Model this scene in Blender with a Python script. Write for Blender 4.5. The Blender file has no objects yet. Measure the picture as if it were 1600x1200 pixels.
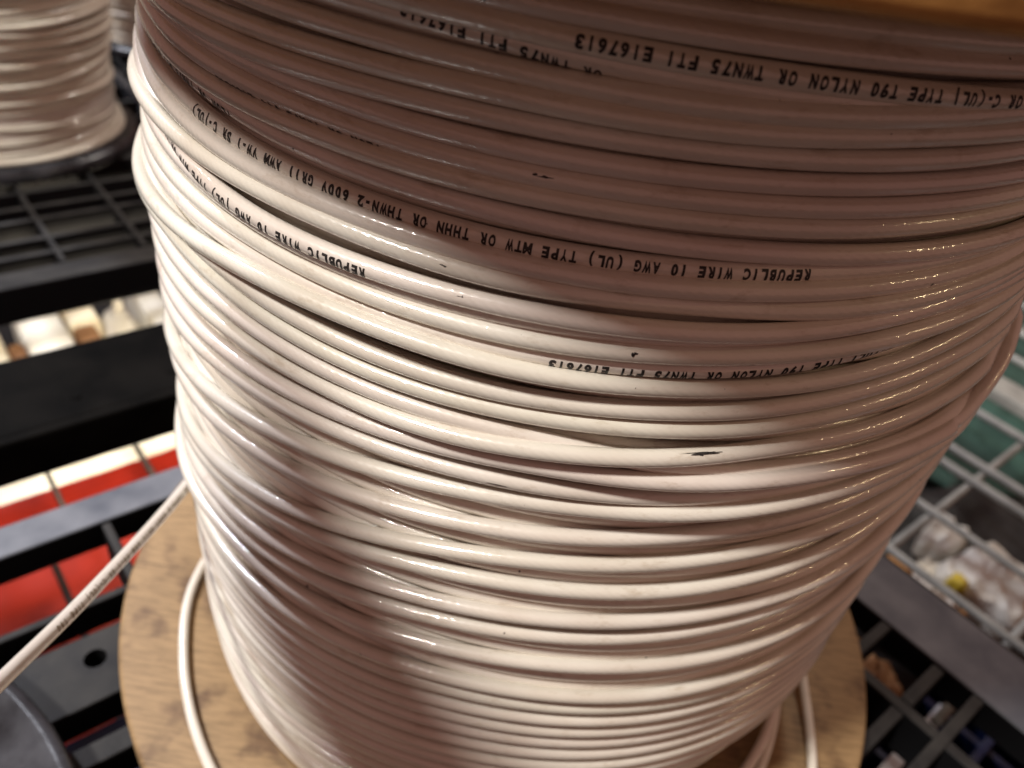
import bpy, bmesh, math, random
import numpy as np
from mathutils import Vector, Matrix
random.seed(7); rng = np.random.RandomState(11)
R = math.radians
scn = bpy.context.scene

# ------------------------------------------------------------ camera
cam_d = bpy.data.cameras.new('camera'); cam = bpy.data.objects.new('camera', cam_d)
scn.collection.objects.link(cam); scn.camera = cam
cam_d.sensor_width = 36.0; cam_d.lens = 28.28
cam_d.clip_start = 0.01; cam_d.clip_end = 60
cam.matrix_world = Matrix(((0.98629, -0.16501, 0.0, 0.0), (0.09901, 0.59179, -0.79999, 0.0),
                           (0.13200, 0.78902, 0.60002, 0.0), (0, 0, 0, 1)))
cam_d.dof.use_dof = True; cam_d.dof.focus_distance = 0.158; cam_d.dof.aperture_fstop = 14.5
# ------------------------------------------------------------ light
AX = Vector((0.0127, 0.2588, 0.0))          # axis of the big spool
w = bpy.data.worlds.new('World'); scn.world = w; w.use_nodes = True
bg = w.node_tree.nodes['Background']; bg.inputs[0].default_value = (1.0, 0.51, 0.42, 1); bg.inputs[1].default_value = 0.235
def lamp(name, az, el, dist, size, power, col, target=(0.0127, 0.2588, -0.12), loc=None):
    l = bpy.data.lights.new(name, 'AREA'); l.shape = 'DISK'; l.size = size; l.energy = power; l.color = col
    o = bpy.data.objects.new(name, l); scn.collection.objects.link(o)
    t = Vector(target)
    if loc is None:
        loc = t + dist * Vector((math.sin(R(az)) * math.cos(R(el)), -math.cos(R(az)) * math.cos(R(el)), math.sin(R(el))))
    o.location = loc
    o.rotation_euler = (Vector(loc) - t).to_track_quat('Z', 'Y').to_euler()
    return o
lamp('ceiling_lamp', -50, 51, 2.2, 0.24, 57, (1.0, 0.95, 0.88))
lamp('aisle_lamp', -112, 38, 2.0, 0.13, 31, (0.88, 0.91, 1.0))
lamp('far_lamp', 78, 34, 2.0, 0.10, 1.8, (1.0, 0.78, 0.42))
lamp('back_fill', 165, 46, 2.2, 0.14, 14, (1.0, 0.93, 0.84))  # added fill from behind, lifts the right background and the wire rims
lamp('under_shelf_fill', 0, 0, 0, 0.10, 2.2, (1.0, 0.86, 0.64), target=(-0.58, 0.78, -0.6), loc=(-0.282, 0.465, -0.40))  # made-up fill hidden by the beam, brightens the cartons and red case
vs = scn.view_settings; vs.view_transform = 'Standard'; vs.look = 'None'; vs.exposure = 0; vs.gamma = 1
vs.use_curve_mapping = False

# ------------------------------------------------------------ helpers
col = scn.collection
def link(o, parent=None):
    col.objects.link(o)
    if parent: o.parent = parent
    return o
def thing(name, label, cat, loc=(0, 0, 0), rz=0, group=None):
    o = bpy.data.objects.new(name, None); link(o); o.empty_display_size = 0.02
    o.location = loc; o.rotation_euler = (0, 0, rz)
    return tag(o, label, cat, group)
def tag(o, label, cat, group=None):
    o['label'] = label; o['category'] = cat
    if group: o['group'] = group
    return o
def obj(name, bm, mat, parent=None, smooth=False, bevel=0):
    me = bpy.data.meshes.new(name)
    if isinstance(bm, bmesh.types.BMesh):
        bmesh.ops.recalc_face_normals(bm, faces=bm.faces)
        bm.to_mesh(me); bm.free()
    else:
        me.from_pydata(bm[0], [], bm[1])
    me.materials.append(mat)
    if smooth: me.polygons.foreach_set('use_smooth', [True] * len(me.polygons))
    o = bpy.data.objects.new(name, me); link(o, parent)
    if bevel:
        m = o.modifiers.new('bevel', 'BEVEL'); m.width = bevel; m.segments = 3; m.limit_method = 'ANGLE'
    return o
def box(bm, x0, x1, y0, y1, z0, z1):
    v = [bm.verts.new((x, y, z)) for z in (z0, z1) for x, y in ((x0, y0), (x1, y0), (x1, y1), (x0, y1))]
    for f in ((0, 3, 2, 1), (4, 5, 6, 7), (0, 1, 5, 4), (1, 2, 6, 5), (2, 3, 7, 6), (3, 0, 4, 7)):
        bm.faces.new([v[i] for i in f])
def boxes(*bs):
    bm = bmesh.new()
    for b in bs: box(bm, *b)
    return bm
def lathe(bm, prof, n=160, cx=0, cy=0):
    rings = []
    for r, z in prof:
        if r < 1e-6: rings.append([bm.verts.new((cx, cy, z))] * n)
        else: rings.append([bm.verts.new((cx + r * math.cos(2 * math.pi * i / n), cy + r * math.sin(2 * math.pi * i / n), z)) for i in range(n)])
    for a, b in zip(rings, rings[1:]):
        for i in range(n):
            f = []
            for v in (a[i], a[(i + 1) % n], b[(i + 1) % n], b[i]):
                if v not in f: f.append(v)
            if len(f) > 2: bm.faces.new(f)
    return bm

# ------------------------------------------------------------ materials
def mat(name, base, rough=0.5, **kw):
    m = bpy.data.materials.new(name); m.use_nodes = True
    b = m.node_tree.nodes['Principled BSDF']
    b.inputs['Base Color'].default_value = (*base, 1); b.inputs['Roughness'].default_value = rough
    for k, v in kw.items(): b.inputs[k.replace('_', ' ')].default_value = v
    return m
def nd(m, t, **kw):
    n = m.node_tree.nodes.new(t)
    for k, v in kw.items():
        if k in n.inputs: n.inputs[k].default_value = v
        else: setattr(n, k, v)
    return n
def noisy(m, c1, c2, scale, bump=0.0, bscale=None, stretch=(1, 1, 1), rvar=0.0, lo=.35, hi=.65, bdist=0.001):
    """mottles the colour between c1 and c2 and adds fine bumps, in object space"""
    L = m.node_tree.links; b = m.node_tree.nodes['Principled BSDF']
    tc = nd(m, 'ShaderNodeTexCoord'); mp = nd(m, 'ShaderNodeMapping'); mp.inputs['Scale'].default_value = stretch
    L.new(tc.outputs['Object'], mp.inputs['Vector'])
    n = nd(m, 'ShaderNodeTexNoise'); n.inputs['Scale'].default_value = scale; n.inputs['Detail'].default_value = 6
    L.new(mp.outputs[0], n.inputs['Vector'])
    r = nd(m, 'ShaderNodeValToRGB'); r.color_ramp.elements[0].position = lo; r.color_ramp.elements[1].position = hi
    r.color_ramp.elements[0].color = (*c1, 1); r.color_ramp.elements[1].color = (*c2, 1)
    L.new(n.outputs['Fac'], r.inputs[0]); L.new(r.outputs[0], b.inputs['Base Color'])
    if rvar:
        rr = nd(m, 'ShaderNodeMapRange'); b0 = b.inputs['Roughness'].default_value
        rr.inputs['To Min'].default_value = max(0, b0 - rvar); rr.inputs['To Max'].default_value = b0 + rvar
        L.new(n.outputs['Fac'], rr.inputs[0]); L.new(rr.outputs[0], b.inputs['Roughness'])
    if bump:
        n2 = nd(m, 'ShaderNodeTexNoise'); n2.inputs['Scale'].default_value = bscale or scale * 4; n2.inputs['Detail'].default_value = 5
        L.new(mp.outputs[0], n2.inputs['Vector'])
        bp = nd(m, 'ShaderNodeBump'); bp.inputs['Strength'].default_value = bump; bp.inputs['Distance'].default_value = bdist
        L.new(n2.outputs['Fac'], bp.inputs['Height']); L.new(bp.outputs[0], b.inputs['Normal'])
    return m

def jacket(name, base, dirt):
    """white nylon wire jacket: clear glossy skin with fine wrinkles and the faint twist of the strands below"""
    m = mat(name, base, 0.33, Coat_Weight=0.9, Coat_Roughness=0.035, Coat_IOR=1.75, IOR=1.5)
    m.node_tree.nodes['Principled BSDF'].inputs['Subsurface Weight'].default_value = 0.0
    L = m.node_tree.links; b = m.node_tree.nodes['Principled BSDF']
    uv = nd(m, 'ShaderNodeUVMap'); uv.uv_map = 'UVMap'
    # u = millimetres along the wire, v = turns round it
    mp = nd(m, 'ShaderNodeMapping'); mp.inputs['Scale'].default_value = (0.55, 5.0, 1)
    L.new(uv.outputs[0], mp.inputs['Vector'])
    n1 = nd(m, 'ShaderNodeTexNoise'); n1.inputs['Scale'].default_value = 1.0; n1.inputs['Detail'].default_value = 4
    L.new(mp.outputs[0], n1.inputs['Vector'])
    tc = nd(m, 'ShaderNodeTexCoord')
    n3 = nd(m, 'ShaderNodeTexNoise'); n3.inputs['Scale'].default_value = 900; n3.inputs['Detail'].default_value = 3
    L.new(tc.outputs['Object'], n3.inputs['Vector'])
    # strands: a helix with several starts
    sep = nd(m, 'ShaderNodeSeparateXYZ'); L.new(uv.outputs[0], sep.inputs[0])
    a = nd(m, 'ShaderNodeMath', operation='MULTIPLY'); a.inputs[1].default_value = 2 * math.pi * 0.42; L.new(sep.outputs[0], a.inputs[0])
    c = nd(m, 'ShaderNodeMath', operation='MULTIPLY'); c.inputs[1].default_value = 2 * math.pi * 9; L.new(sep.outputs[1], c.inputs[0])
    s = nd(m, 'ShaderNodeMath', operation='ADD'); L.new(a.outputs[0], s.inputs[0]); L.new(c.outputs[0], s.inputs[1])
    si = nd(m, 'ShaderNodeMath', operation='SINE'); L.new(s.outputs[0], si.inputs[0])
    b1 = nd(m, 'ShaderNodeBump'); b1.inputs['Strength'].default_value = 0.05; b1.inputs['Distance'].default_value = 0.0002
    L.new(si.outputs[0], b1.inputs['Height'])
    b2 = nd(m, 'ShaderNodeBump'); b2.inputs['Strength'].default_value = 0.30; b2.inputs['Distance'].default_value = 0.0004
    L.new(n1.outputs['Fac'], b2.inputs['Height']); L.new(b1.outputs[0], b2.inputs['Normal'])
    b3 = nd(m, 'ShaderNodeBump'); b3.inputs['Strength'].default_value = 0.30; b3.inputs['Distance'].default_value = 0.0002
    L.new(n3.outputs['Fac'], b3.inputs['Height']); L.new(b2.outputs[0], b3.inputs['Normal'])
    L.new(b3.outputs[0], b.inputs['Coat Normal']); L.new(b1.outputs[0], b.inputs['Normal'])
    # uneven whiteness along the wire, specks of dirt
    n4 = nd(m, 'ShaderNodeTexNoise'); n4.inputs['Scale'].default_value = 45; n4.inputs['Detail'].default_value = 6
    L.new(tc.outputs['Object'], n4.inputs['Vector'])
    r = nd(m, 'ShaderNodeValToRGB'); r.color_ramp.elements[0].position = .3; r.color_ramp.elements[1].position = .62
    r.color_ramp.elements[0].color = (*dirt, 1); r.color_ramp.elements[1].color = (*base, 1)
    L.new(n4.outputs['Fac'], r.inputs[0])
    n5 = nd(m, 'ShaderNodeTexNoise'); n5.inputs['Scale'].default_value = 420; n5.inputs['Detail'].default_value = 1
    L.new(tc.outputs['Object'], n5.inputs['Vector'])
    r5 = nd(m, 'ShaderNodeValToRGB'); r5.color_ramp.elements[0].position = .17; r5.color_ramp.elements[1].position = .19
    r5.color_ramp.elements[0].color = (.05, .04, .035, 1); r5.color_ramp.elements[1].color = (1, 1, 1, 1)
    L.new(n5.outputs['Fac'], r5.inputs[0])
    mx = nd(m, 'ShaderNodeMix', data_type='RGBA', blend_type='MULTIPLY'); mx.inputs[0].default_value = 1
    oi = nd(m, 'ShaderNodeObjectInfo'); rt = nd(m, 'ShaderNodeValToRGB'); e = rt.color_ramp.elements
    e[0].color = (1.0, .945, .93, 1); e[1].color = (.99, 1.0, .93, 1)
    L.new(oi.outputs['Random'], rt.inputs[0])
    mt = nd(m, 'ShaderNodeMix', data_type='RGBA', blend_type='MULTIPLY'); mt.inputs[0].default_value = 1
    L.new(r.outputs[0], mt.inputs[6]); L.new(rt.outputs[0], mt.inputs[7])
    # rubbed grey scuffs drawn out along the wire
    mp6 = nd(m, 'ShaderNodeMapping'); mp6.inputs['Scale'].default_value = (.09, 3.0, 1); L.new(uv.outputs[0], mp6.inputs['Vector'])
    n6 = nd(m, 'ShaderNodeTexNoise'); n6.inputs['Scale'].default_value = 1.0; n6.inputs['Detail'].default_value = 7; n6.inputs['Roughness'].default_value = .7
    L.new(mp6.outputs[0], n6.inputs['Vector'])
    r6 = nd(m, 'ShaderNodeValToRGB'); r6.color_ramp.elements[0].position = .32; r6.color_ramp.elements[1].position = .44
    r6.color_ramp.elements[0].color = (.80, .76, .71, 1); r6.color_ramp.elements[1].color = (1, 1, 1, 1); L.new(n6.outputs['Fac'], r6.inputs[0])
    mq = nd(m, 'ShaderNodeMix', data_type='RGBA', blend_type='MULTIPLY'); mq.inputs[0].default_value = 1
    L.new(mt.outputs[2], mq.inputs[6]); L.new(r6.outputs[0], mq.inputs[7])
    L.new(mq.outputs[2], mx.inputs[6]); L.new(r5.outputs[0], mx.inputs[7]); L.new(mx.outputs[2], b.inputs['Base Color'])
    return m
M = {}
M['jacket'] = jacket('white_jacket', (0.79, 0.76, 0.71), (0.71, 0.66, 0.60))
M['ink'] = noisy(mat('black_ink', (0.012, 0.010, 0.010), 0.5), (0.008, .007, .007), (0.035, .028, .026), 900)
M['ink_brown'] = mat('brown_ink', (0.26, 0.19, 0.12), 0.6)
def wood(name, a, b_):
    m = mat(name, a, 0.62)
    L = m.node_tree.links; bs = m.node_tree.nodes['Principled BSDF']
    tc = nd(m, 'ShaderNodeTexCoord'); mp = nd(m, 'ShaderNodeMapping'); mp.inputs['Scale'].default_value = (1, 9, 3); mp.inputs['Rotation'].default_value = (0, 0, 0.12)
    L.new(tc.outputs['Object'], mp.inputs['Vector'])
    n = nd(m, 'ShaderNodeTexNoise'); n.inputs['Scale'].default_value = 80; n.inputs['Detail'].default_value = 9; n.inputs['Roughness'].default_value = .65
    L.new(mp.outputs[0], n.inputs['Vector'])
    r = nd(m, 'ShaderNodeValToRGB'); e = r.color_ramp.elements
    e[0].position = .3; e[0].color = (*b_, 1); e[1].position = .58; e[1].color = (*a, 1)
    L.new(n.outputs['Fac'], r.inputs[0])
    # big worn stains
    n2 = nd(m, 'ShaderNodeTexNoise'); n2.inputs['Scale'].default_value = 60; n2.inputs['Detail'].default_value = 7
    L.new(tc.outputs['Object'], n2.inputs['Vector'])
    r2 = nd(m, 'ShaderNodeValToRGB'); r2.color_ramp.elements[0].position = .34; r2.color_ramp.elements[1].position = .47
    r2.color_ramp.elements[0].color = (.50, .44, .42, 1); r2.color_ramp.elements[1].color = (1, 1, 1, 1)
    L.new(n2.outputs['Fac'], r2.inputs[0])
    mx = nd(m, 'ShaderNodeMix', data_type='RGBA', blend_type='MULTIPLY'); mx.inputs[0].default_value = 1.0
    L.new(r.outputs[0], mx.inputs[6]); L.new(r2.outputs[0], mx.inputs[7])
    # thin dark scratches along the grain
    mp3 = nd(m, 'ShaderNodeMapping'); mp3.inputs['Scale'].default_value = (1, 30, 3); mp3.inputs['Rotation'].default_value = (0, 0, 0.10)
    L.new(tc.outputs['Object'], mp3.inputs['Vector'])
    n3 = nd(m, 'ShaderNodeTexNoise'); n3.inputs['Scale'].default_value = 14; n3.inputs['Detail'].default_value = 3
    L.new(mp3.outputs[0], n3.inputs['Vector'])
    r3 = nd(m, 'ShaderNodeValToRGB'); r3.color_ramp.elements[0].position = .30; r3.color_ramp.elements[1].position = .36
    r3.color_ramp.elements[0].color = (.35, .28, .22, 1); r3.color_ramp.elements[1].color = (1, 1, 1, 1)
    L.new(n3.outputs['Fac'], r3.inputs[0])
    mx2 = nd(m, 'ShaderNodeMix', data_type='RGBA', blend_type='MULTIPLY'); mx2.inputs[0].default_value = .8
    L.new(mx.outputs[2], mx2.inputs[6]); L.new(r3.outputs[0], mx2.inputs[7]); L.new(mx2.outputs[2], bs.inputs['Base Color'])
    bp = nd(m, 'ShaderNodeBump'); bp.inputs['Strength'].default_value = .3; bp.inputs['Distance'].default_value = .0006
    L.new(n.outputs['Fac'], bp.inputs['Height']); L.new(bp.outputs[0], bs.inputs['Normal'])
    return m
M['wood'] = wood('worn_plywood', (0.31, 0.20, 0.095), (0.17, 0.105, 0.045))
M['wood_edge'] = wood('plywood_edge', (0.55, 0.27, 0.07), (0.30, 0.13, 0.03))
M['plastic'] = noisy(mat('black_plastic', (0.02, 0.02, 0.022), 0.6), (0.013, .013, .014), (0.034, .033, .032), 60, bump=.25, bscale=500, rvar=.12, bdist=.0004)
def shade_sides(m, side, fr):  # shade painted in: side faces near black, upward faces keep their colour
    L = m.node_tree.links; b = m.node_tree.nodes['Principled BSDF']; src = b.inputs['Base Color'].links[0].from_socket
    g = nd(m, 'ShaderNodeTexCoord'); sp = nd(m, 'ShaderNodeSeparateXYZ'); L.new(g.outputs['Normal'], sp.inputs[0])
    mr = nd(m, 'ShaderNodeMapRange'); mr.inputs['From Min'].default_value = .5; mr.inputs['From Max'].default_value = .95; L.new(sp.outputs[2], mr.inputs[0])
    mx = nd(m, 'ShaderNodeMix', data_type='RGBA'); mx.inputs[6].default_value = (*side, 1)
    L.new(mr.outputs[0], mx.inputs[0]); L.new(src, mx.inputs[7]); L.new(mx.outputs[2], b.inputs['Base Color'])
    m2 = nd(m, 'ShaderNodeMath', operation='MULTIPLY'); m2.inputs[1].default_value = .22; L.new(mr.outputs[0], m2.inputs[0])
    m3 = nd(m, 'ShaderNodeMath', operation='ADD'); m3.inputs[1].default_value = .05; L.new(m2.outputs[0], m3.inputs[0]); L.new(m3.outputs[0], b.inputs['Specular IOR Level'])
shade_sides(M['plastic'], (.008, .008, .009), 0)
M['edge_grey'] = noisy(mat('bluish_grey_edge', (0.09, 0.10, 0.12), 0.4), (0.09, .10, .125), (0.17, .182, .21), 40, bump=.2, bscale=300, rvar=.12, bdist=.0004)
shade_sides(M['edge_grey'], (.008, .008, .009), 0)
M['plastic_dark'] = noisy(mat('black_beam', (0.008, 0.008, 0.009), 0.6, Specular_IOR_Level=0.04), (0.002, .002, .002), (0.006, .0055, .005), 30, bump=.1, bscale=400)
M['plastic_shiny'] = noisy(mat('dark_grey_plastic', (0.05, 0.05, 0.055), 0.25), (0.012, .013, .016), (0.045, .047, .055), 45, bump=.3, bscale=120, rvar=.12)
M['mesh_wire'] = noisy(mat('coated_wire', (0.42, 0.42, 0.38), 0.4), (0.22, .22, .20), (0.32, .32, .29), 60)
M['white'] = noisy(mat('white_card', (0.8, 0.78, 0.7), 0.5), (0.72, .68, .58), (0.84, .82, .76), 20)
M['cream'] = noisy(mat('cream_card', (0.8, 0.7, 0.5), 0.5), (0.74, .62, .42), (0.84, .78, .62), 14)
M['brown'] = noisy(mat('brown_card', (0.30, 0.15, 0.06), 0.7), (0.22, .10, .04), (0.33, .17, .07), 40)
M['red'] = noisy(mat('red_plastic', (0.62, 0.045, 0.02), 0.6, Specular_IOR_Level=0.2), (0.13, .006, .002), (0.18, .009, .003), 18)
M['green'] = noisy(mat('green_cloth', (0.04, 0.12, 0.09), 0.8), (0.015, .045, .036), (0.04, .10, .08), 16, bump=.5, bscale=60, bdist=.004)
M['black_cloth'] = noisy(mat('black_cloth', (0.012, 0.012, 0.012), 0.7), (0.006, .006, .006), (0.03, .03, .028), 25, bump=.5, bscale=70, bdist=.004)
M['crumple'] = noisy(mat('white_bag', (0.6, 0.56, 0.48), 0.4), (0.60, .56, .47), (0.82, .80, .74), 22, bump=.6, bscale=60, bdist=.004)
M['yellow'] = noisy(mat('yellow_plastic', (0.6, 0.42, 0.03), 0.5), (0.45, .30, .02), (0.66, .5, .05), 40)
M['orange'] = noisy(mat('orange_brown', (0.42, 0.2, 0.06), 0.5), (0.33, .15, .04), (0.5, .25, .08), 40)
M['blue'] = noisy(mat('dark_blue_plastic', (0.01, 0.02, 0.09), 0.4), (0.002, .003, .012), (0.006, .014, .055), 40)
M['bluegrey'] = noisy(mat('light_strip', (0.45, 0.47, 0.5), 0.4), (0.38, .4, .42), (0.5, .52, .55), 40)

# ------------------------------------------------------------ the wire
D = 0.0040; RT = D / 2; NT = 360
TH = np.arange(NT) * 1.0 - 180.0                      # degrees, 0 faces the camera
ROUT = 0.1331                                         # radius of the outer layer's centre line
TRACES = {
  'U0': (-26.2, -25.9, -25.6, -25.3, -24.9, -24.5, -24.0, -23.4, -23.1, -23.2, -23.4, -23.5, -23.7, -23.9, -24.0),
  'U1': (-27.3, -27.2, -27.1, -27.0, -26.9, -26.8, -26.7, -26.6, -26.8, -27.1, -27.4, -27.6, -27.8, -27.9, -28.1),
  'U3': (-32.9, -32.9, -32.8, -32.7, -32.6, -32.5, -32.8, -33.5, -34.1, -34.2, -34.1, -34.0, -33.9, -33.8, -33.8),
  'U2': (-28.5, -28.7, -28.9, -29.2, -29.5, -29.8, -30.1, -30.4, -30.8, -31.5, -32.1, -32.6, -33.1, -33.5, -33.9),
  'U4': (-37.5, -37.4, -37.4, -37.3, -37.3, -37.2, -37.1, -37.0, -36.3, -35.2, -33.7, -32.4, -31.2, -30.2, -29.1),
  'U5': (-44.2, -43.7, -43.2, -42.6, -42.0, -41.4, -40.8, -40.5, -39.9, -38.8, -37.4, -36.2, -35.0, -33.9, -32.9),
  'U6': (-46.8, -46.6, -46.4, -46.2, -45.9, -45.3, -44.8, -44.4, -43.8, -42.9, -41.7, -40.5, -39.5, -38.6, -37.6),
  'U7': (-47.0, -47.5, -48.0, -48.6, -49.1, -49.4, -49.4, -48.9, -48.3, -47.6, -46.8, -46.1, -45.4, -44.7, -44.1),
  'U8': (-48.2, -49.3, -50.4, -51.6, -52.7, -53.3, -53.3, -52.7, -52.2, -51.6, -50.8, -50.1, -49.5, -49.0, -48.4),
  'U9': (-54.6, -55.0, -55.4, -55.9, -56.4, -56.7, -56.7, -56.5, -56.2, -55.7, -54.7, -53.6, -52.6, -51.7, -50.8),
  'U10': (-52.3, -54.2, -56.2, -58.3, -60.0, -60.8, -61.0, -61.2, -61.0, -60.4, -59.6, -58.7, -57.9, -57.1, -56.4),
  'T1': (-58.6, -60.4, -62.3, -64.3, -65.8, -66.4, -66.6, -66.2, -65.4, -64.3, -62.4, -60.3, -58.5, -56.7, -55.0),
  'W1': (-62.8, -64.3, -65.8, -67.4, -68.3, -68.9, -69.2, -69.0, -68.1, -67.1, -65.6, -63.9, -62.3, -60.8, -59.4),
  'W2': (-70.2, -70.7, -71.2, -71.4, -71.1, -71.4, -72.4, -72.7, -72.3, -71.0, -68.7, -65.5, -62.7, -60.1, -57.6),
  'W3': (-64.3, -68.0, -71.8, -75.9, -77.4, -77.7, -77.6, -77.0, -76.2, -74.5, -71.2, -66.8, -63.0, -59.4, -55.9),
  'W4': (-74.8, -76.2, -77.6, -79.1, -80.3, -80.9, -81.0, -80.0, -78.7, -76.7, -73.3, -69.9, -66.8, -64.0, -61.2),
  'W5': (-84.1, -84.1, -84.1, -84.1, -84.1, -84.1, -84.2, -83.3, -81.7, -79.6, -76.4, -73.0, -69.9, -67.0, -64.2),
  'W5b': (-88.4, -88.3, -88.2, -88.1, -88.0, -87.9, -87.8, -86.9, -85.5, -83.1, -78.6, -72.1, -66.4, -61.0, -55.9),
  'W6': (-96.8, -95.3, -93.7, -91.9, -89.8, -89.3, -89.9, -90.3, -89.9, -88.7, -85.9, -81.1, -76.7, -72.7, -68.9),
  'W7': (-94.5, -94.9, -95.3, -95.8, -96.6, -97.5, -97.8, -97.0, -95.7, -93.7, -90.6, -87.1, -84.0, -81.0, -78.2),
  'L1': (-98.0, -98.7, -99.4, -100.3, -101.4, -102.2, -102.1, -101.1, -100.1, -98.3, -95.4, -92.3, -89.4, -86.8, -84.2),
  'L1b': (-106.8, -106.5, -106.1, -105.8, -106.0, -106.7, -106.8, -106.7, -106.6, -106.5, -106.5, -106.4, -106.4, -106.3, -106.3),
  'L2': (-116.0, -114.9, -113.8, -112.7, -111.9, -111.2, -109.8, -107.5, -105.9, -104.5, -103.1, -101.2, -99.2, -97.3, -95.4),
  'L3': (-125.0, -123.4, -121.8, -120.0, -118.2, -116.4, -114.9, -113.3, -112.4, -111.8, -111.7, -112.2, -112.6, -113.0, -113.4),
  'L4': (-133.8, -131.3, -128.6, -125.9, -123.4, -121.5, -120.4, -119.7, -119.1, -118.2, -117.3, -116.5, -115.8, -115.1, -114.4),
  'L5': (-152.2, -147.8, -143.2, -138.5, -133.8, -129.6, -126.5, -124.7, -123.0, -120.6, -118.4, -116.6, -115.1, -113.7, -112.3),
  'L6': (-156.9, -153.9, -150.9, -147.5, -143.8, -139.9, -136.7, -134.6, -132.3, -129.5, -127.3, -126.1, -125.7, -125.3, -124.9),
  'L7': (-178.0, -173.5, -168.9, -164.0, -158.4, -152.3, -146.7, -143.5, -141.4, -139.1, -136.7, -134.5, -132.5, -130.7, -128.9),
  'L8': (-184.0, -179.2, -174.1, -168.9, -163.7, -158.8, -154.8, -152.8, -151.5, -149.6, -147.2, -143.8, -140.4, -137.3, -134.2),
  'L9': (-191.4, -187.6, -183.7, -179.4, -174.8, -169.8, -166.5, -164.6, -163.2, -161.9, -161.0, -159.4, -157.3, -155.4, -153.6),
  'L10': (-196.9, -193.5, -190.0, -186.2, -181.8, -176.9, -173.0, -171.3, -169.9, -168.2, -166.4, -165.1, -164.8, -164.6, -164.4),
  'L11': (-195.4, -194.7, -193.9, -193.1, -191.3, -187.9, -184.8, -183.4, -182.9, -182.7, -182.5, -182.2, -181.9, -181.6, -181.3),
  'L12': (-212.0, -209.9, -207.7, -205.4, -203.0, -200.0, -197.5, -196.4, -196.7, -197.1, -197.1, -197.6, -198.5, -199.5, -200.4),
}

KN = np.arange(-70, 71, 10.0)
def close(y):
    """height round the whole spool: the measured front, eased over the back so that the turn closes"""
    z = np.interp(TH, KN, y)
    m = (y[0] + y[-1]) / 2 + (y[0] - y[1] + y[-1] - y[-2]) * .3
    zz = z.copy()
    for i, t in enumerate(TH):
        if t > 70 or t < -70:
            u = (t - 70) / 220 if t > 70 else (t + 290) / 220     # 0 at +70, 1 at -70
            zz[i] = (1 - u) * y[-1] + u * y[0] + math.sin(math.pi * u) * 1.2 * ((y[-1] - y[-2]) + (y[0] - y[1]))
    k = np.exp(-0.5 * (np.arange(-12, 13) / 4.5) ** 2); k /= k.sum()
    return np.convolve(np.concatenate([zz[-12:], zz, zz[:12]]), k, 'valid') / 1000.0
def wob(amp, nmax=5, seed=None):
    r = np.random.RandomState(seed) if seed is not None else rng
    y = np.zeros(NT)
    for n in range(1, nmax + 1): y += r.normal() / n * np.cos(np.radians(TH) * n + r.uniform(0, 6.28))
    return y * amp
def shrink(z):  return np.where(z < -.27, (z + .27) * .09, 0.0) + np.interp(z, (-.1, -.085, -.072, -.058), (0, -.0010, -.0026, -.0036)) + np.where(z < -.243, (z + .243) * .25, 0.0) / (1 + np.exp(-(TH - 4) / 5)) / (1 + np.exp((TH - 82) / 6))   # the coil narrows a little at its foot
def smooth_up(r):
    k = 5; p = np.concatenate([r[-k:], r, r[:k]])
    mx = np.max(np.stack([p[i:i + NT] for i in range(2 * k + 1)]), 0)
    g = np.exp(-0.5 * (np.arange(-15, 16) / 5.5) ** 2); g /= g.sum()
    return np.convolve(np.concatenate([mx[-15:], mx, mx[:15]]), g, 'valid')
DE = 0.00345
def drape(z, laid, floor, cap):
    r = floor + shrink(z)
    for zj, rj in laid:
        dz = np.abs(z - zj); m = dz < DE
        h = np.where(m, rj + np.sqrt(np.maximum(DE ** 2 - dz ** 2, 0)), 0)
        r = np.maximum(r, h)
    return np.minimum(smooth_up(np.minimum(r, cap + shrink(z))), cap + shrink(z) + .0004)
def tube(path, closed=True, n=16, rad=RT, u0=0.0):
    """path: (N,3) -> verts, faces, uvs"""
    P = np.asarray(path); N = len(P)
    if closed: T = np.roll(P, -1, 0) - np.roll(P, 1, 0)
    else: T = np.gradient(P, axis=0)
    T /= np.linalg.norm(T, axis=1)[:, None]
    up = np.array([0, 0, 1.0]); S = np.cross(T, up); S /= np.linalg.norm(S, axis=1)[:, None]; U = np.cross(S, T)
    a = np.arange(n) / n * 2 * np.pi
    V = P[:, None, :] + rad * (np.cos(a)[None, :, None] * S[:, None, :] + np.sin(a)[None, :, None] * U[:, None, :])
    seg = np.linalg.norm(np.diff(np.vstack([P, P[:1]]), axis=0), axis=1); s = np.concatenate([[0], np.cumsum(seg)]) * 1000 + u0
    F = []; UV = []
    M_ = N if closed else N - 1
    for i in range(M_):
        i2 = (i + 1) % N
        for j in range(n):
            j2 = (j + 1) % n
            F.append((i * n + j, i * n + j2, i2 * n + j2, i2 * n + j))
            UV += [s[i], j / n, s[i], (j + 1) / n, s[i + 1], (j + 1) / n, s[i + 1], j / n]
    if not closed:
        F.append(tuple(range(n))[::-1]); UV += [0, 0] * n
        F.append(tuple(range((N - 1) * n, N * n))); UV += [0, 0] * n
    return V.reshape(-1, 3), F, UV
def tube_obj(name, paths, m, parent, closed=True, n=16, rad=RT):
    vs_, fs, uvs, off = [], [], [], 0
    for p in paths:
        V, F, UV = tube(p, closed, n, rad, u0=random.uniform(0, 900))
        vs_ += V.tolist(); fs += [tuple(i + off for i in f) for f in F]; uvs += UV; off += len(V)
    me = bpy.data.meshes.new(name); me.from_pydata(vs_, [], fs); me.materials.append(m)
    ul = me.uv_layers.new(name='UVMap'); ul.data.foreach_set('uv', np.array(uvs, dtype=np.float32))
    me.polygons.foreach_set('use_smooth', [True] * len(me.polygons)); me.update()
    return link(bpy.data.objects.new(name, me), parent)
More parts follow.
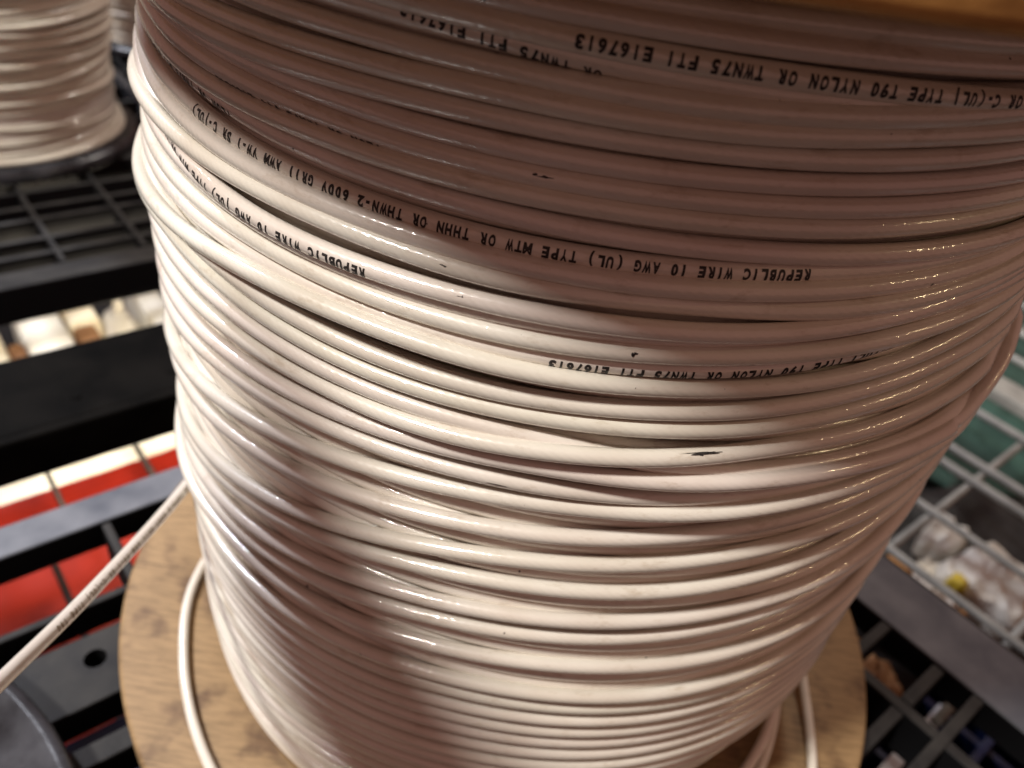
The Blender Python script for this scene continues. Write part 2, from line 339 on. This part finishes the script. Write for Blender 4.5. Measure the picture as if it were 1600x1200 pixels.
def ring(z, r, c=(0, 0)):
    t = np.radians(TH)
    return np.stack([c[0] + r * np.sin(t), c[1] - r * np.cos(t), z], 1)

# ------------------------------------------------------------ lettering on a wire
_glyph = {}
def glyph(ch):
    """flat mesh of one character, 1 wide, 1 high, centred; cut into thin strips so that it bends round the wire"""
    if ch in _glyph: return _glyph[ch]
    c = bpy.data.curves.new('g', 'FONT'); c.body = ch; c.size = 1; c.offset = 0.055; c.resolution_u = 4
    o = bpy.data.objects.new('g', c); col.objects.link(o)
    dg = bpy.context.evaluated_depsgraph_get(); me = bpy.data.meshes.new_from_object(o.evaluated_get(dg))
    bm = bmesh.new(); bm.from_mesh(me)
    bpy.data.objects.remove(o); bpy.data.curves.remove(c); bpy.data.meshes.remove(me)
    xs = [v.co.x for v in bm.verts]; x0, x1 = min(xs), max(xs); H = 0.70
    wdt = max(x1 - x0, 0.001); full = ch not in '1I()'
    for v in bm.verts:
        v.co.x = (v.co.x - (x0 + x1) / 2) / (wdt if full else 0.62); v.co.y = v.co.y / H - 0.5
    for k in range(1, 12):
        bmesh.ops.bisect_plane(bm, geom=bm.verts[:] + bm.edges[:] + bm.faces[:], plane_co=(0, -.6 + k * .1, 0), plane_no=(0, 1, 0))
    bmesh.ops.triangulate(bm, faces=bm.faces)
    bm.verts.index_update()
    _glyph[ch] = ([tuple(v.co) for v in bm.verts], [tuple(v.index for v in f.verts) for f in bm.faces]); bm.free()
    return _glyph[ch]
def lettering(parent, turn, text, th0, pitch, phi, h=1.95, wd=1.30, phi2=None, m=None, name='printed_text', lift=0.00004):
    """turn=(z,r) arrays; first character at angle th0, running towards smaller angles, heads down"""
    z, r = turn; V, F = [], []
    for i, ch in enumerate(text):
        if ch == ' ': continue
        gv, gf = glyph(ch); k = i / max(1, len(text) - 1)
        ph = phi + ((phi2 if phi2 is not None else phi) - phi) * k + rng.normal() * .6
        jx, sc = rng.normal() * .03, 1 + rng.normal() * .03
        off = len(V)
        for gx, gy, _ in gv:
            ths = th0 - i * pitch - math.degrees((gx * wd * sc * (1.18 if ch in 'WM' else .6 if ch == '-' else 1) + jx) / 1000 / 0.135)
            zz = np.interp(ths, TH, z); rr = np.interp(ths, TH, r)
            a = R(ph) - gy * h / 1000 / RT
            q = RT + lift; rad_ = rr + q * math.cos(a); t = R(ths)
            V.append((rad_ * math.sin(t), -rad_ * math.cos(t), zz + q * math.sin(a)))
        F += [tuple(j + off for j in f) for f in gf]
    return obj(name, (V, F), m or M['ink'], parent)
def smudge(parent, turn, th, phi, w_, h_, n=7, name='ink_smudge'):
    z, r = turn; V, F = [], []
    for _ in range(n):
        cx, cy = rng.normal() * w_ * .35, rng.normal() * h_ * .3; sx = abs(rng.normal()) * w_ * .3 + .05; sy = abs(rng.normal()) * h_ * .25 + .05
        off = len(V); K = 9
        for k in range(K):
            a = k / K * 6.283; rr_ = 1 + rng.normal() * .25
            gx, gy = cx + sx * rr_ * math.cos(a), cy + sy * rr_ * math.sin(a)
            ths = th + math.degrees(gx / 1000 / .135); zz = np.interp(ths, TH, z); rr = np.interp(ths, TH, r)
            an = R(phi) + gy / 1000 / RT; q = RT + 0.00004 + .00001 * _
            V.append(((rr + q * math.cos(an)) * math.sin(R(ths)), -(rr + q * math.cos(an)) * math.cos(R(ths)), zz + q * math.sin(an)))
        F.append(tuple(range(off, off + K)))
    return obj(name, (V, F), M['ink'], parent)

# ============================================================ THE BIG SPOOL
ZB, ZT = -0.305, -0.0145
spool = thing('wire_spool', 'large wooden spool wound with white printed electrical wire, in sharp focus', 'wire spool', (AX.x, AX.y, ZB - .015))
def loc(o): o.location = (0, 0, -(ZB - .015)); return o        # part meshes are built at absolute height
def disc(z0, z1, rad, hole):
    bm = bmesh.new()
    return lathe(bm, [(hole, z0), (rad - .002, z0), (rad - .0006, z0 + .0006), (rad, z0 + .002), (rad, z1 - .002), (rad - .0006, z1 - .0006), (rad - .002, z1), (hole, z1), (hole, z0)], 220)
fb = loc(obj('bottom_flange', disc(ZB - .015, ZB, .1716, .02), M['wood'], spool, True)); 
ft = loc(obj('top_flange', disc(ZT, ZT + .016, .1716, .02), M['wood_edge'], spool, True))
loc(obj('drum', lathe(bmesh.new(), [(.112, ZB), (.114, ZB + .001), (.1145, ZB + .030), (.1225, ZB + .062), (.1235, ZT - .001), (.1205, ZT)], 120), M['jacket'], spool, True))
# hidden layer, seen through the gaps of the outer one
laid = []; paths = []
k = 0; z0 = ZT - .003
while z0 > ZB + .003:
    z = z0 + wob(.0006, 4); z = np.clip(z, ZB + .002, ZT - .002)
    tilt = .0035 * math.sin(z0 * 70) * np.sin(np.radians(TH) + .6); z = np.clip(z + tilt, ZB + .002, ZT - .002)
    r = np.full(NT, .1297) + shrink(z) + wob(.00012, 4)
    laid.append((z, r)); paths.append(ring(z, r)); z0 -= .00400
loc(tube_obj('inner_winding', paths, M['jacket'], spool, n=12))
outer = {}
order = ['U3', 'T1', 'W5b', 'W4', 'U0', 'U1', 'U4', 'U2', 'U5', 'U7', 'U6', 'U8', 'U10', 'U9', 'W1', 'W3', 'W2', 'W5', 'L1b', 'W7', 'W6', 'L1', 'L2', 'L4', 'L3',
         'L5', 'L7', 'L6', 'L8', 'L10', 'L9', 'L12', 'L11']
def bump_at(c, wd, h): return h * np.exp(-0.5 * ((TH - c) / wd) ** 2)
for nme in order:
    z = close(np.array(TRACES[nme])) + wob(.00012, 9)
    if nme == 'L3':   # one loose turn swings out at the right
        s = 1 / (1 + np.exp(-(TH - 61.5) / 3.0)) * (1 / (1 + np.exp((TH - 120) / 12)))
        a = np.clip((TH - 40) / 10, 0, 1) * np.clip((112 - TH) / 20, 0, 1); a = a * a * (3 - 2 * a)
        z = z * (1 - a) + a * np.interp(TH, (40, 46, 52, 58, 64, 70, 78, 90, 115), (-.1125, -.1130, -.1100, -.1025, -.0995, -.1015, -.1065, -.110, -.112))
    if nme == 'L1b': z = z - np.where(TH > -5, .005 * (1 - np.exp(-((TH + 5) / 14) ** 2)), 0)
    z = np.clip(z, ZB + .002, ZT - .002)
    cap = np.full(NT, .1347 if nme[0] == 'U' else .1357)
    sg = lambda x: 1 / (1 + np.exp(-x))
    cap -= .0024 * sg((-46 - TH) / 4) * sg((z + .068) / .003) * sg((TH + 150) / 8)
    if nme != 'L3': cap -= .0058 * sg((TH - 48) / 3) * sg((z + .112) / .004) * sg((150 - TH) / 8)
    r = drape(z, laid, .1327, cap)
    if nme == 'L3': r = r + 0; r = np.where(TH > 44, np.minimum(r, .1348), r)
    if nme == 'W2': r = r + bump_at(-64, 8, .0010)
    if nme == 'L5': r = r + bump_at(-70, 9, .0010)
    laid.append((z, r)); outer[nme] = (z, r)
# the even turns at the foot
zf = np.array(TRACES['L12']); n = 0
base = close(zf)
while True:
    n += 1
    f = math.exp(-n / 9.0)
    zc = base.mean() - n * .00545
    if zc < ZB + .0025: break
    z = zc + (base - base.mean()) * f + wob(.00022, 5)
    z = np.clip(z, ZB + .002, ZT - .002)
    r = drape(z, laid[-3:], .1325 + rng.normal() * .0002, .1345)
    laid.append((z, r)); outer['F%d' % n] = (z, r)
turns = {}
for nme, (z, r) in outer.items():
    turns[nme] = loc(tube_obj('wire_turn', [ring(z, r)], M['jacket'], spool, n=18))
# loops lying on the lower flange
def polar(pts, zs):
    a = np.array(pts); t = np.arange(a[0, 0], a[-1, 0] + .5, 1.0)
    r = np.interp(t, a[:, 0], a[:, 1]); zz = np.interp(t, zs[0], zs[1])
    g = np.exp(-0.5 * (np.arange(-9, 10) / 3.5) ** 2); g /= g.sum()
    r = np.convolve(np.pad(r, 9, 'edge'), g, 'valid'); zz = np.convolve(np.pad(zz, 9, 'edge'), g, 'valid')
    tt = np.radians(t)
    return np.stack([r * np.sin(tt), -r * np.cos(tt), zz], 1)
zl = ZB + RT
for pts, zs in (([(-112, .134), (-84, .137), (-72, .1445), (-63, .1462), (-50, .150), (-30, .156), (0, .163), (25, .1655), (45, .1625), (57, .1575), (66, .148), (76, .139), (100, .1345)],
                 ([-112, -90, -80, 66, 80, 100], [zl + .010, zl + .004, zl, zl, zl + .006, zl + .012])),
                ([(-60, .122), (-45, .124), (-20, .126), (-2, .129), (10, .1335), (24, .1385), (36, .1412), (46, .1405), (58, .136), (75, .128)],
                 ([-60, 40, 55, 75], [zl, zl, zl + .002, zl + .008])),
                ([(-30, .120), (0, .124), (14, .1285), (28, .1330), (44, .1352), (60, .133), (80, .126)],
                 ([-30, 30, 48, 80], [zl, zl + .001, zl + .004, zl + .010]))):
    loc(tube_obj('loose_loop', [polar(pts, zs)], M['jacket'], spool, closed=False))
# the free end runs off to the lower left
def spline(P, n):
    P = np.array(P); P = np.vstack([2 * P[0] - P[1], P, 2 * P[-1] - P[-2]]); out = []
    for i in range(1, len(P) - 2):
        for t in np.linspace(0, 1, n, endpoint=False):
            a, b, c, d = P[i - 1:i + 3]
            out.append(.5 * ((2 * b) + (c - a) * t + (2 * a - 5 * b + 4 * c - d) * t * t + (3 * b - a - 3 * c + d) * t ** 3))
    out.append(P[-2]); return np.array(out)
fe = spline([(-.040, .378, -.228), (-.085, .330, -.2245), (-.106, .262, -.2195), (-.1080, .196, -.2150), (-.1092, .1393, -.2020), (-.1072, .098, -.1847), (-.0988, .0647, -.1614), (-.085, .03, -.13)], 24)
fe = fe - np.array([AX.x, AX.y, 0])
le = loc(tube_obj('free_end', [fe], M['jacket'], spool, closed=False))
# brown print on the free end
def text_on_path(parent, P, text, s0, pitch, ang, h, wd, m):
    seg = np.concatenate([[0], np.cumsum(np.linalg.norm(np.diff(P, axis=0), axis=1))]) * 1000
    V, F = [], []
    for i, ch in enumerate(text):
        if ch == ' ': continue
        gv, gf = glyph(ch); off = len(V)
        for gx, gy, _ in gv:
            s = s0 + i * pitch + gx * wd
            c = np.array([np.interp(s, seg, P[:, k]) for k in range(3)]); c2 = np.array([np.interp(s + 1, seg, P[:, k]) for k in range(3)])
            T = (c2 - c); T /= np.linalg.norm(T); S = np.cross(T, (0, 0, 1.)); S /= np.linalg.norm(S); U = np.cross(S, T)
            a = R(ang) + gy * h / 1000 / RT; q = RT + .00004
            V.append(tuple(c + q * (math.cos(a) * S + math.sin(a) * U)))
        F += [tuple(j + off for j in f) for f in gf]
    return obj('printed_text', (V, F), m, parent)
text_on_path(le, fe, 'WIRE 10 AWG (UL) TYPE MTW OR THHN OR THWN-2 600V GRII AWM VW-1 SR C-(UL) TYPE T90', 150, 1.67, 150, 1.7, 1.1, M['ink_brown'])
# print on the outer turns
A_ = 'REPUBLIC WIRE 10 AWG (UL) TYPE MTW OR THHN OR THWN-2 600V GRII AWM VW-1 SR C-(UL)'
B_ = 'OR C-(UL) TYPE T90 NYLON OR TWN75 FT1 E167613'
def L(k, *a, **kw): lettering(turns[k], outer[k], *a, **kw)
L('T1', A_, 16.0, .712, 12)
L('W3', A_[:48], -19.0, .712, -8)
L('U2', B_, 27.6, .737, 6)
L('U3', B_[24:], -2.6, .735, -66, phi2=30)
L('W5b', B_, 29.0, .715, -16)
L('U10', B_[20:], -35.3, .74, -34, phi2=8)
L('U8', B_[20:], -19.0, .72, -62)
for k_, th, ph, w_, h_, n_ in (('L2', 12.2, 58, 3.2, .5, 16), ('L4', -5.2, -2, 3.0, .25, 7), ('U8', -5.6, 20, 2.4, .3, 5), ('W4', 1.0, 25, .8, .6, 3),
                          ('W5', 3.7, 25, 1.3, .6, 4), ('W2', -12.0, 20, 1.2, .3, 3), ('W3', -10.4, 30, .6, .3, 3), ('W6', -19.6, 35, .25, .25, 1),
                          ('W6', 4.5, 25, .2, .2, 1), ('W6', 12, 35, .2, .2, 1), ('U3', -11.4, 10, .3, .3, 2), ('U5', 18, 30, .3, .25, 1)):
    smudge(turns[k_], outer[k_], th, ph, w_, h_, n_)

# ============================================================ SHELVES  (local x = along the slats, local y = across)
ROT = R(43.99)
def rack(name, label, cat, z): return thing(name, label, cat, (0, 0, z), ROT)
near = rack('ventilated_shelf', 'black slatted plastic shelf under the large spool, with a bluish grey edge strip', 'shelf', -.352)
Z = .032   # deck top above the shelf's base
obj('edge_frame', boxes((-.60, .386, .3175, .338, .014, Z), (.345, .386, -.35, .3172, .014, Z)), M['edge_grey'], near, bevel=.0015)
obj('edge_ledge', boxes((.388, .395, -.35, .338, .004, Z - .006)), M['plastic'], near, bevel=.001)
for b0, b1 in ((.2705, .2745), (.222, .256), (.196, .206), (.150, .156), (.100, .106), (.050, .056), (.0, .006), (-.05, -.044), (-.1, -.094)):
    bm = boxes((-.60, .3448, b0, b1, .014, Z - .0005))
    s = obj('slat', bm, M['plastic'], near, bevel=.001)
    if b1 - b0 > .03:      # the wide slat has round holes
        cut = bmesh.new()
        for cx in (-.18, -.09, .0, .018, .09, .18):
            if cx == .0: continue
            lathe(cut, [(0, -.01), (.0046, -.01), (.0046, .05), (0, .05)], 32, cx, .2425)
        c = obj('hole_cutter', cut, M['plastic'], None); c.matrix_world = Matrix.Translation((0, 0, -.352)) @ Matrix.Rotation(ROT, 4, 'Z')
        md = s.modifiers.new('holes', 'BOOLEAN'); md.object = c; md.operation = 'DIFFERENCE'; md.solver = 'EXACT'
        bpy.context.view_layer.update(); dg = bpy.context.evaluated_depsgraph_get()
        me2 = bpy.data.meshes.new_from_object(s.evaluated_get(dg)); s.modifiers.clear(); s.data = me2
        bpy.data.objects.remove(c)
for a0 in (-.30, -.215, -.13, -.0425, .0425, .1275, .2125):
    obj('cross_rib', boxes((a0, a0 + .0045, .276, .317, .006, Z - .001), (a0, a0 + .0045, -.34, .195, .006, Z - .001)), M['plastic'], near, bevel=.001)
obj('cross_rib', boxes((.305, .3115, -.34, .195, .005, Z - .0012)), M['plastic'], near, bevel=.001)
obj('cross_rib', boxes((.312, .3445, .020, .0265, .005, Z - .0014), (.20, .3048, .020, .0265, .005, Z - .0014)), M['plastic'], near, bevel=.001)

beam = rack('rack_beam', 'wide black steel beam with small round holes behind the large spool', 'beam', -.372)
obj('beam_face', boxes((-.9, .9, .428, .505, 0, .032)), M['plastic_dark'], beam, bevel=.003)
obj('beam_lip', boxes((-.9, .9, .4205, .4275, .002, .0335)), M['plastic_dark'], beam, bevel=.002)
for cx in np.arange(-.35, .4, .058): obj('bolt_hole', lathe(bmesh.new(), [(0, .0322), (.0032, .0322), (.0026, .0330), (0, .0330)], 20, cx + .008, .447), M['plastic_dark'], beam)

far = rack('ventilated_shelf', 'black slatted plastic shelf at the left holding several smaller white spools', 'shelf', -.352)
obj('edge_frame', boxes((-1.0, .9, .556, .578, .004, Z)), M['plastic'], far, bevel=.0015)
for b0 in (.596, .619, .6505, .672, .700, .745, .79, .835, .88, .925, .97, 1.015, 1.06, 1.105, 1.15, 1.2, 1.25, 1.3, 1.35, 1.4, 1.5):
    obj('slat', boxes((-1.0, .9, b0, b0 + .005, .008, Z - .001)), M['plastic'], far)
for a0 in (-.25, -.19, -.133, -.076, -.019, .0385, .0945, .1515, .209, .2665, .324, .381, .44, .5): 
    obj('cross_rib', boxes((a0, a0 + .0035, .578, 1.55, .010, Z + .001)), M['plastic'], far)
obj('cross_rib', boxes((.246, .256, .578, 1.55, .006, Z + .003)), M['plastic_shiny'], far)
obj('rim_bracket', boxes((.15, .30, .735, .775, .006, Z + .0025)), M['plastic'], far, bevel=.002)

# grey wire mesh shelf at the right
ws = rack('wire_mesh_shelf', 'grey coated wire mesh shelf at the right, over green cloth and rubbish', 'wire shelf', -.41)
def rod(bm, p, q, r, n=10):
    p, q = Vector(p), Vector(q); d = (q - p); L_ = d.length
    bmesh.ops.create_cone(bm, cap_ends=True, segments=n, radius1=r, radius2=r, depth=L_,
                          matrix=Matrix.Translation((p + q) / 2) @ d.to_track_quat('Z', 'Y').to_matrix().to_4x4())
def rodobj(name, p, q, r, m, par):
    bm = bmesh.new(); rod(bm, p, q, r); return obj(name, bm, m, par, True)
for a0, rr in ((.497, .0032), (.564, .0030), (.630, .0036), (.656, .0036), (.730, .0036), (.861, .004), (.923, .004), (.991, .004), (1.06, .004)):
    rodobj('mesh_rod', (a0, -.6, .006), (a0, .6, .006), rr, M['mesh_wire'], ws)
obj('flat_bar', boxes((.779, .812, -.6, .6, -.004, .008)), M['mesh_wire'], ws, bevel=.002)
for b0 in (-.35, -.26, -.17, -.08, .012, .104, .196, .29, .38):
    rodobj('mesh_rod', (.40, b0, .0), (1.15, b0, .0), .0032, M['mesh_wire'], ws)

# added slanted panel, out of view, shaped to cast the shadow band across the winding
def P3(th, z, r=.135): return Vector((AX.x + r * math.sin(R(th)), AX.y - r * math.cos(R(th)), z))
Lk = Vector((math.sin(R(-50)) * math.cos(R(51)), -math.cos(R(-50)) * math.cos(R(51)), math.sin(R(51))))
q1 = P3(-35, -.118) + .27 * Lk; q2 = P3(-7, -.222) + .33 * Lk
dv = (q2 - q1).normalized(); q1 -= dv * .012; q2 += dv * .16
bm = bmesh.new(); side = dv.cross(Lk).normalized(); wv = .026
pts = []
for q in (q1, q2):
    for sx, sy in ((-1, -1), (1, -1), (1, 1), (-1, 1)): pts.append(bm.verts.new(q + side * (.046 if sx > 0 else -.024) + Lk * .0025 * sy))
for f in ((0, 1, 2, 3), (7, 6, 5, 4), (0, 4, 5, 1), (1, 5, 6, 2), (2, 6, 7, 3), (3, 7, 4, 0)): bm.faces.new([pts[i] for i in f])
tag(obj('shadow_panel', bm, M['plastic_dark'], None, bevel=.001), 'flat dark slanted panel, unseen, added to cast a shadow on the large spool', 'panel')

# ============================================================ OTHER SPOOLS
def small_spool(label, c, rad, z1, frad, seed, group='smaller white wire spools on the left shelf', d=.0042, fm='plastic_shiny'):
    zb = -.318
    t = thing('wire_spool', label, 'wire spool', (c[0], c[1], zb), 0, group)
    for zz in (0, z1):
        bm = lathe(bmesh.new(), [(.01, zz), (frad - .001, zz), (frad, zz + .001), (frad, zz + .008), (frad - .003, zz + .011), (.01, zz + .011)], 96)
        obj('flange', bm, M[fm], t, True)
    r_ = np.random.RandomState(seed); ps = []; z = .013
    while z < z1 - .003:
        rr = rad + .004 * math.sin(z * 38 + seed) + wob(.0010, 5, seed * 77 + len(ps)) + r_.normal() * .0012
        zz = z + wob(.0022, 3, seed * 99 + len(ps)); th = np.radians(TH[::4])
        ps.append(np.stack([rr[::4] * np.sin(th), -rr[::4] * np.cos(th), zz[::4]], 1)); z += d * .82
    tube_obj('wire_winding', ps, M['jacket'], t, n=8, rad=d / 2 * 1.15)
    obj('drum', lathe(bmesh.new(), [(rad - .002, .011), (rad - .002, z1)], 64), M['jacket'], t, True)
    return t
small_spool('white wire spool at the far left edge on a black flange', (-.489, .668), .098, .30, .112, 3)
small_spool('narrow white wire spool on the left shelf, beside the large spool', (-.489, 1.010), .078, .24, .096, 5)
small_spool('distant white wire spool on the left shelf, half hidden between its neighbours', (-.735, 1.115), .10, .24, .115, 8)

# round dark plastic disc in the lower left corner
t = thing('plastic_disc', 'shiny dark grey round plastic disc in the lower left corner under the free wire', 'disc', (-.239, .029, -.320))
obj('disc_plate', lathe(bmesh.new(), [(0, 0), (.146, 0), (.150, .002), (.150, .012), (.1485, .0150), (.145, .0155), (.1425, .013), (.10, .0115), (.04, .0125), (0, .0125)], 180), M['plastic_shiny'], t, True)
obj('hub', lathe(bmesh.new(), [(.030, .0125), (.030, .030), (.027, .033), (.012, .033), (.012, .0127)], 60), M['plastic_shiny'], t, True)

# ============================================================ THINGS ON THE LEVEL BELOW
def carton(name, label, cat, x0, x1, y0, y1, z0, z1, m, lidm=None, bev=.004, flap=True):
    t = thing(name, label, cat, (0, 0, z0), ROT)
    obj('body', boxes((x0, x1, y0, y1, 0, z1 - z0)), M[m], t, bevel=bev)
    if flap:
        h = z1 - z0
        obj('lid_panel', boxes((x0 + .003, x1 - .003, y0 + .003, (y0 + y1) / 2 - .001, h + .0004, h + .0024), (x0 + .003, x1 - .003, (y0 + y1) / 2 + .001, y1 - .003, h + .0004, h + .0024)), M[lidm or m], t, bevel=.0006)
    return t
carton('carton', 'white carton below the gap behind the beam, second bright patch from the left', 'carton', .0925, .141, .80, 1.00, -.70, -.60, 'white')
carton('carton', 'small brown carton between two white ones below the gap', 'carton', .074, .0915, .84, .9195, -.70, -.602, 'brown')
carton('carton', 'cream carton cut by the left picture edge, below the gap behind the beam', 'carton', .02, .073, .82, 1.00, -.70, -.601, 'cream')
carton('carton', 'brown carton right of the thin black divider, below the gap', 'carton', .1455, .172, .82, .9265, -.70, -.604, 'brown')
carton('carton', 'cream carton showing as a thin strip behind the brown one', 'carton', .1455, .180, .928, 1.02, -.70, -.600, 'cream')
t = thing('plastic_sack', 'rounded shiny white sack next to the brown carton, below the gap', 'sack', (0, 0, -.70), ROT)
bm = bmesh.new(); bmesh.ops.create_uvsphere(bm, u_segments=32, v_segments=20, radius=1)
for v in bm.verts: v.co = Vector((.203 + .026 * v.co.x * (1 + .1 * math.sin(7 * v.co.z)), .925 + .06 * v.co.y, .045 + .060 * v.co.z + .002 * math.sin(9 * v.co.x)))
obj('body', bm, M['white'], t, True)
rodobj('tied_neck', (.203, .925, .095), (.205, .94, .125), .006, M['white'], t)
carton('carton', 'white carton partly behind the left rim of the large spool, below the gap', 'carton', .231, .262, .86, 1.02, -.70, -.60, 'white')
rc = thing('storage_case', 'bright red plastic case under the black slatted shelf', 'case', (0, 0, -.70), ROT)
obj('body', boxes((-.20, .32, .36, .660, 0, .085)), M['red'], rc, bevel=.012)
obj('lid', boxes((-.204, .324, .356, .6645, .086, .100)), M['red'], rc, bevel=.006)
obj('latch', boxes((-.02, .03, .350, .3555, .06, .1)), M['plastic'], rc, bevel=.002)
cc = carton('carton', 'long cream white carton behind the red case, brightly lit', 'carton', -.25, .45, .668, .83, -.70, -.612, 'cream', 'white')
lw = rack('wire_mesh_shelf', 'thin grey mesh rods over the red case, below the slatted shelf', 'wire shelf', -.56)
for a0 in (-.130, -.045, .131, .21):
    rodobj('mesh_rod', (a0, .34, .0), (a0, .80, .0), .0028, M['plastic'], lw)
rodobj('mesh_rod', (.031, .34, .0), (.031, .53, .0), .0028, M['plastic'], lw)
rodobj('mesh_rod', (.054, .54, .0), (.054, .80, .0), .0024, M['plastic'], lw)
for b0 in (.345, .795): rodobj('mesh_rod', (-.30, b0, -.005), (.40, b0, -.005), .0028, M['plastic'], lw)
bb = carton('blue_bin', 'small dark blue bin glimpsed at the bottom left between black slats', 'bin', -.05, .055, .26, .33, -.60, -.50, 'blue', flap=False)

# right: cloth, rubbish, packs under the mesh shelf
def lumpy(name, label, cat, a0, a1, b0, b1, z0, h, m, seed, amp=.35, seg=26, rag=1.0):
    """a soft crumpled heap: dense dome with creases"""
    r_ = np.random.RandomState(seed); ph = r_.uniform(0, 6.28, 12); fr = r_.uniform(3, 11, 12)
    bm = bmesh.new(); bmesh.ops.create_cube(bm, size=2)
    bmesh.ops.subdivide_edges(bm, edges=bm.edges, cuts=seg // 2, use_grid_fill=True)
    for v in bm.verts:
        p = v.co.copy(); l4 = (abs(p.x) ** 4 + abs(p.y) ** 4 + abs(p.z) ** 4) ** .25; p = p / l4
        cr = sum(math.sin(fr[i] * (p.x * math.cos(ph[i]) + p.y * math.sin(ph[i])) + ph[(i + 3) % 12]) for i in range(6)) / 6
        ed = 1 + .10 * math.sin(3 * math.atan2(p.y, p.x) + ph[0]) + .05 * math.sin(7 * math.atan2(p.y, p.x) + ph[1])
        q = Vector((p.x * 2.3, p.y * 2.3, p.z * 2.3 + seed))
        from mathutils import noise as _n
        cr = cr * .4 + (abs(_n.noise(q)) * 2.2 - .7) + .6 * (abs(_n.noise(q * 2.7)) - .3); ed += rag * (.22 * _n.noise(q * 1.3) + .10 * _n.noise(q * 4))
        v.co = Vector(((a0 + a1) / 2 + (a1 - a0) / 2 * p.x * ed, (b0 + b1) / 2 + (b1 - b0) / 2 * p.y * ed,
                       h / 2 + h / 2 * p.z * (1 + amp * cr * (p.z > 0))))
    return tag_loc(obj(name, bm, M[m], None, True), label, cat, z0)
def tag_loc(o, label, cat, z0):
    o.location = (0, 0, z0); o.rotation_euler = (0, 0, ROT); return tag(o, label, cat)
lumpy('folded_cloth', 'dark green folded cloth under the grey mesh shelf at the right', 'cloth', .79, 1.6, .10, .75, -.66, .07, 'green', 4, amp=.5)
lumpy('folded_cloth', 'black crumpled cloth below the green one under the mesh shelf', 'cloth', .66, 1.05, -.25, .24, -.66, .060, 'black_cloth', 9, amp=.6)
lumpy('plastic_bag', 'large crumpled white plastic bag under the mesh at the right edge', 'bag', .708, .795, .022, .098, -.60, .05, 'crumple', 12, amp=.30, rag=.35)
lumpy('plastic_bag', 'small crumpled white bag further back, beside the large white one', 'bag', .745, .80, .104, .140, -.60, .04, 'crumple', 15, amp=.3, rag=.5)
lumpy('paper_scrap', 'cream paper scrap lying in front of the small white bag', 'paper', .70, .735, .088, .118, -.60, .03, 'cream', 18)
lumpy('yellow_tag', 'small yellow plastic piece between the white bags', 'plastic piece', .692, .708, .070, .086, -.575, .03, 'yellow', 21, amp=.1)
carton('carton', 'orange brown carton end beside the white sheet at the grey shelf edge', 'carton', .530, .560, .090, .135, -.50, -.455, 'orange')
carton('carton', 'white carton next to the orange brown one under the mesh shelf', 'carton', .520, .560, .052, .0895, -.50, -.452, 'white')
carton('carton', 'thin orange brown carton at the near end of the white one', 'carton', .520, .555, .043, .0515, -.50, -.454, 'orange', flap=False)
lumpy('cable_bundle', 'dark brown bundle under the black shelf right of the large spool', 'bundle', .475, .515, .045, .095, -.55, .045, 'brown', 24)
bt = thing('storage_bin', 'dark blue plastic bin under the black shelf at the lower right', 'bin', (0, 0, -.60), ROT)
obj('body', boxes((.40, .60, -.14, -.134, 0, .085), (.40, .60, .034, .040, 0, .085), (.40, .406, -.1335, .0335, 0, .085), (.594, .60, -.1335, .0335, 0, .085), (.4, .6, -.14, .04, -.005, -.0005)), M['blue'], bt, bevel=.002)
for i in range(5):
    obj('rib', boxes((.41 + i * .036, .416 + i * .036, -.1335, .0335, .03, .08)), M['blue'], bt, bevel=.001)
for i in range(3):
    obj('rib', boxes((.407, .593, -.02 - i * .04, -.014 - i * .04, .035, .086)), M['blue'], bt, bevel=.001)
for a0, a1 in ((.480, .516), (.424, .452)):
    obj('label_strip', boxes((a0, a1, .012, .021, .0865, .091)), M['bluegrey'], bt, bevel=.001)
# floor far below
fl = obj('floor', boxes((-4, 4, -4, 5, -.92, -.90)), noisy(mat('concrete', (.02, .02, .02), .9), (.008, .008, .008), (.018, .018, .018), 6), None)
fl['kind'] = 'structure'
scn.render.resolution_x = 1024; scn.render.resolution_y = 768
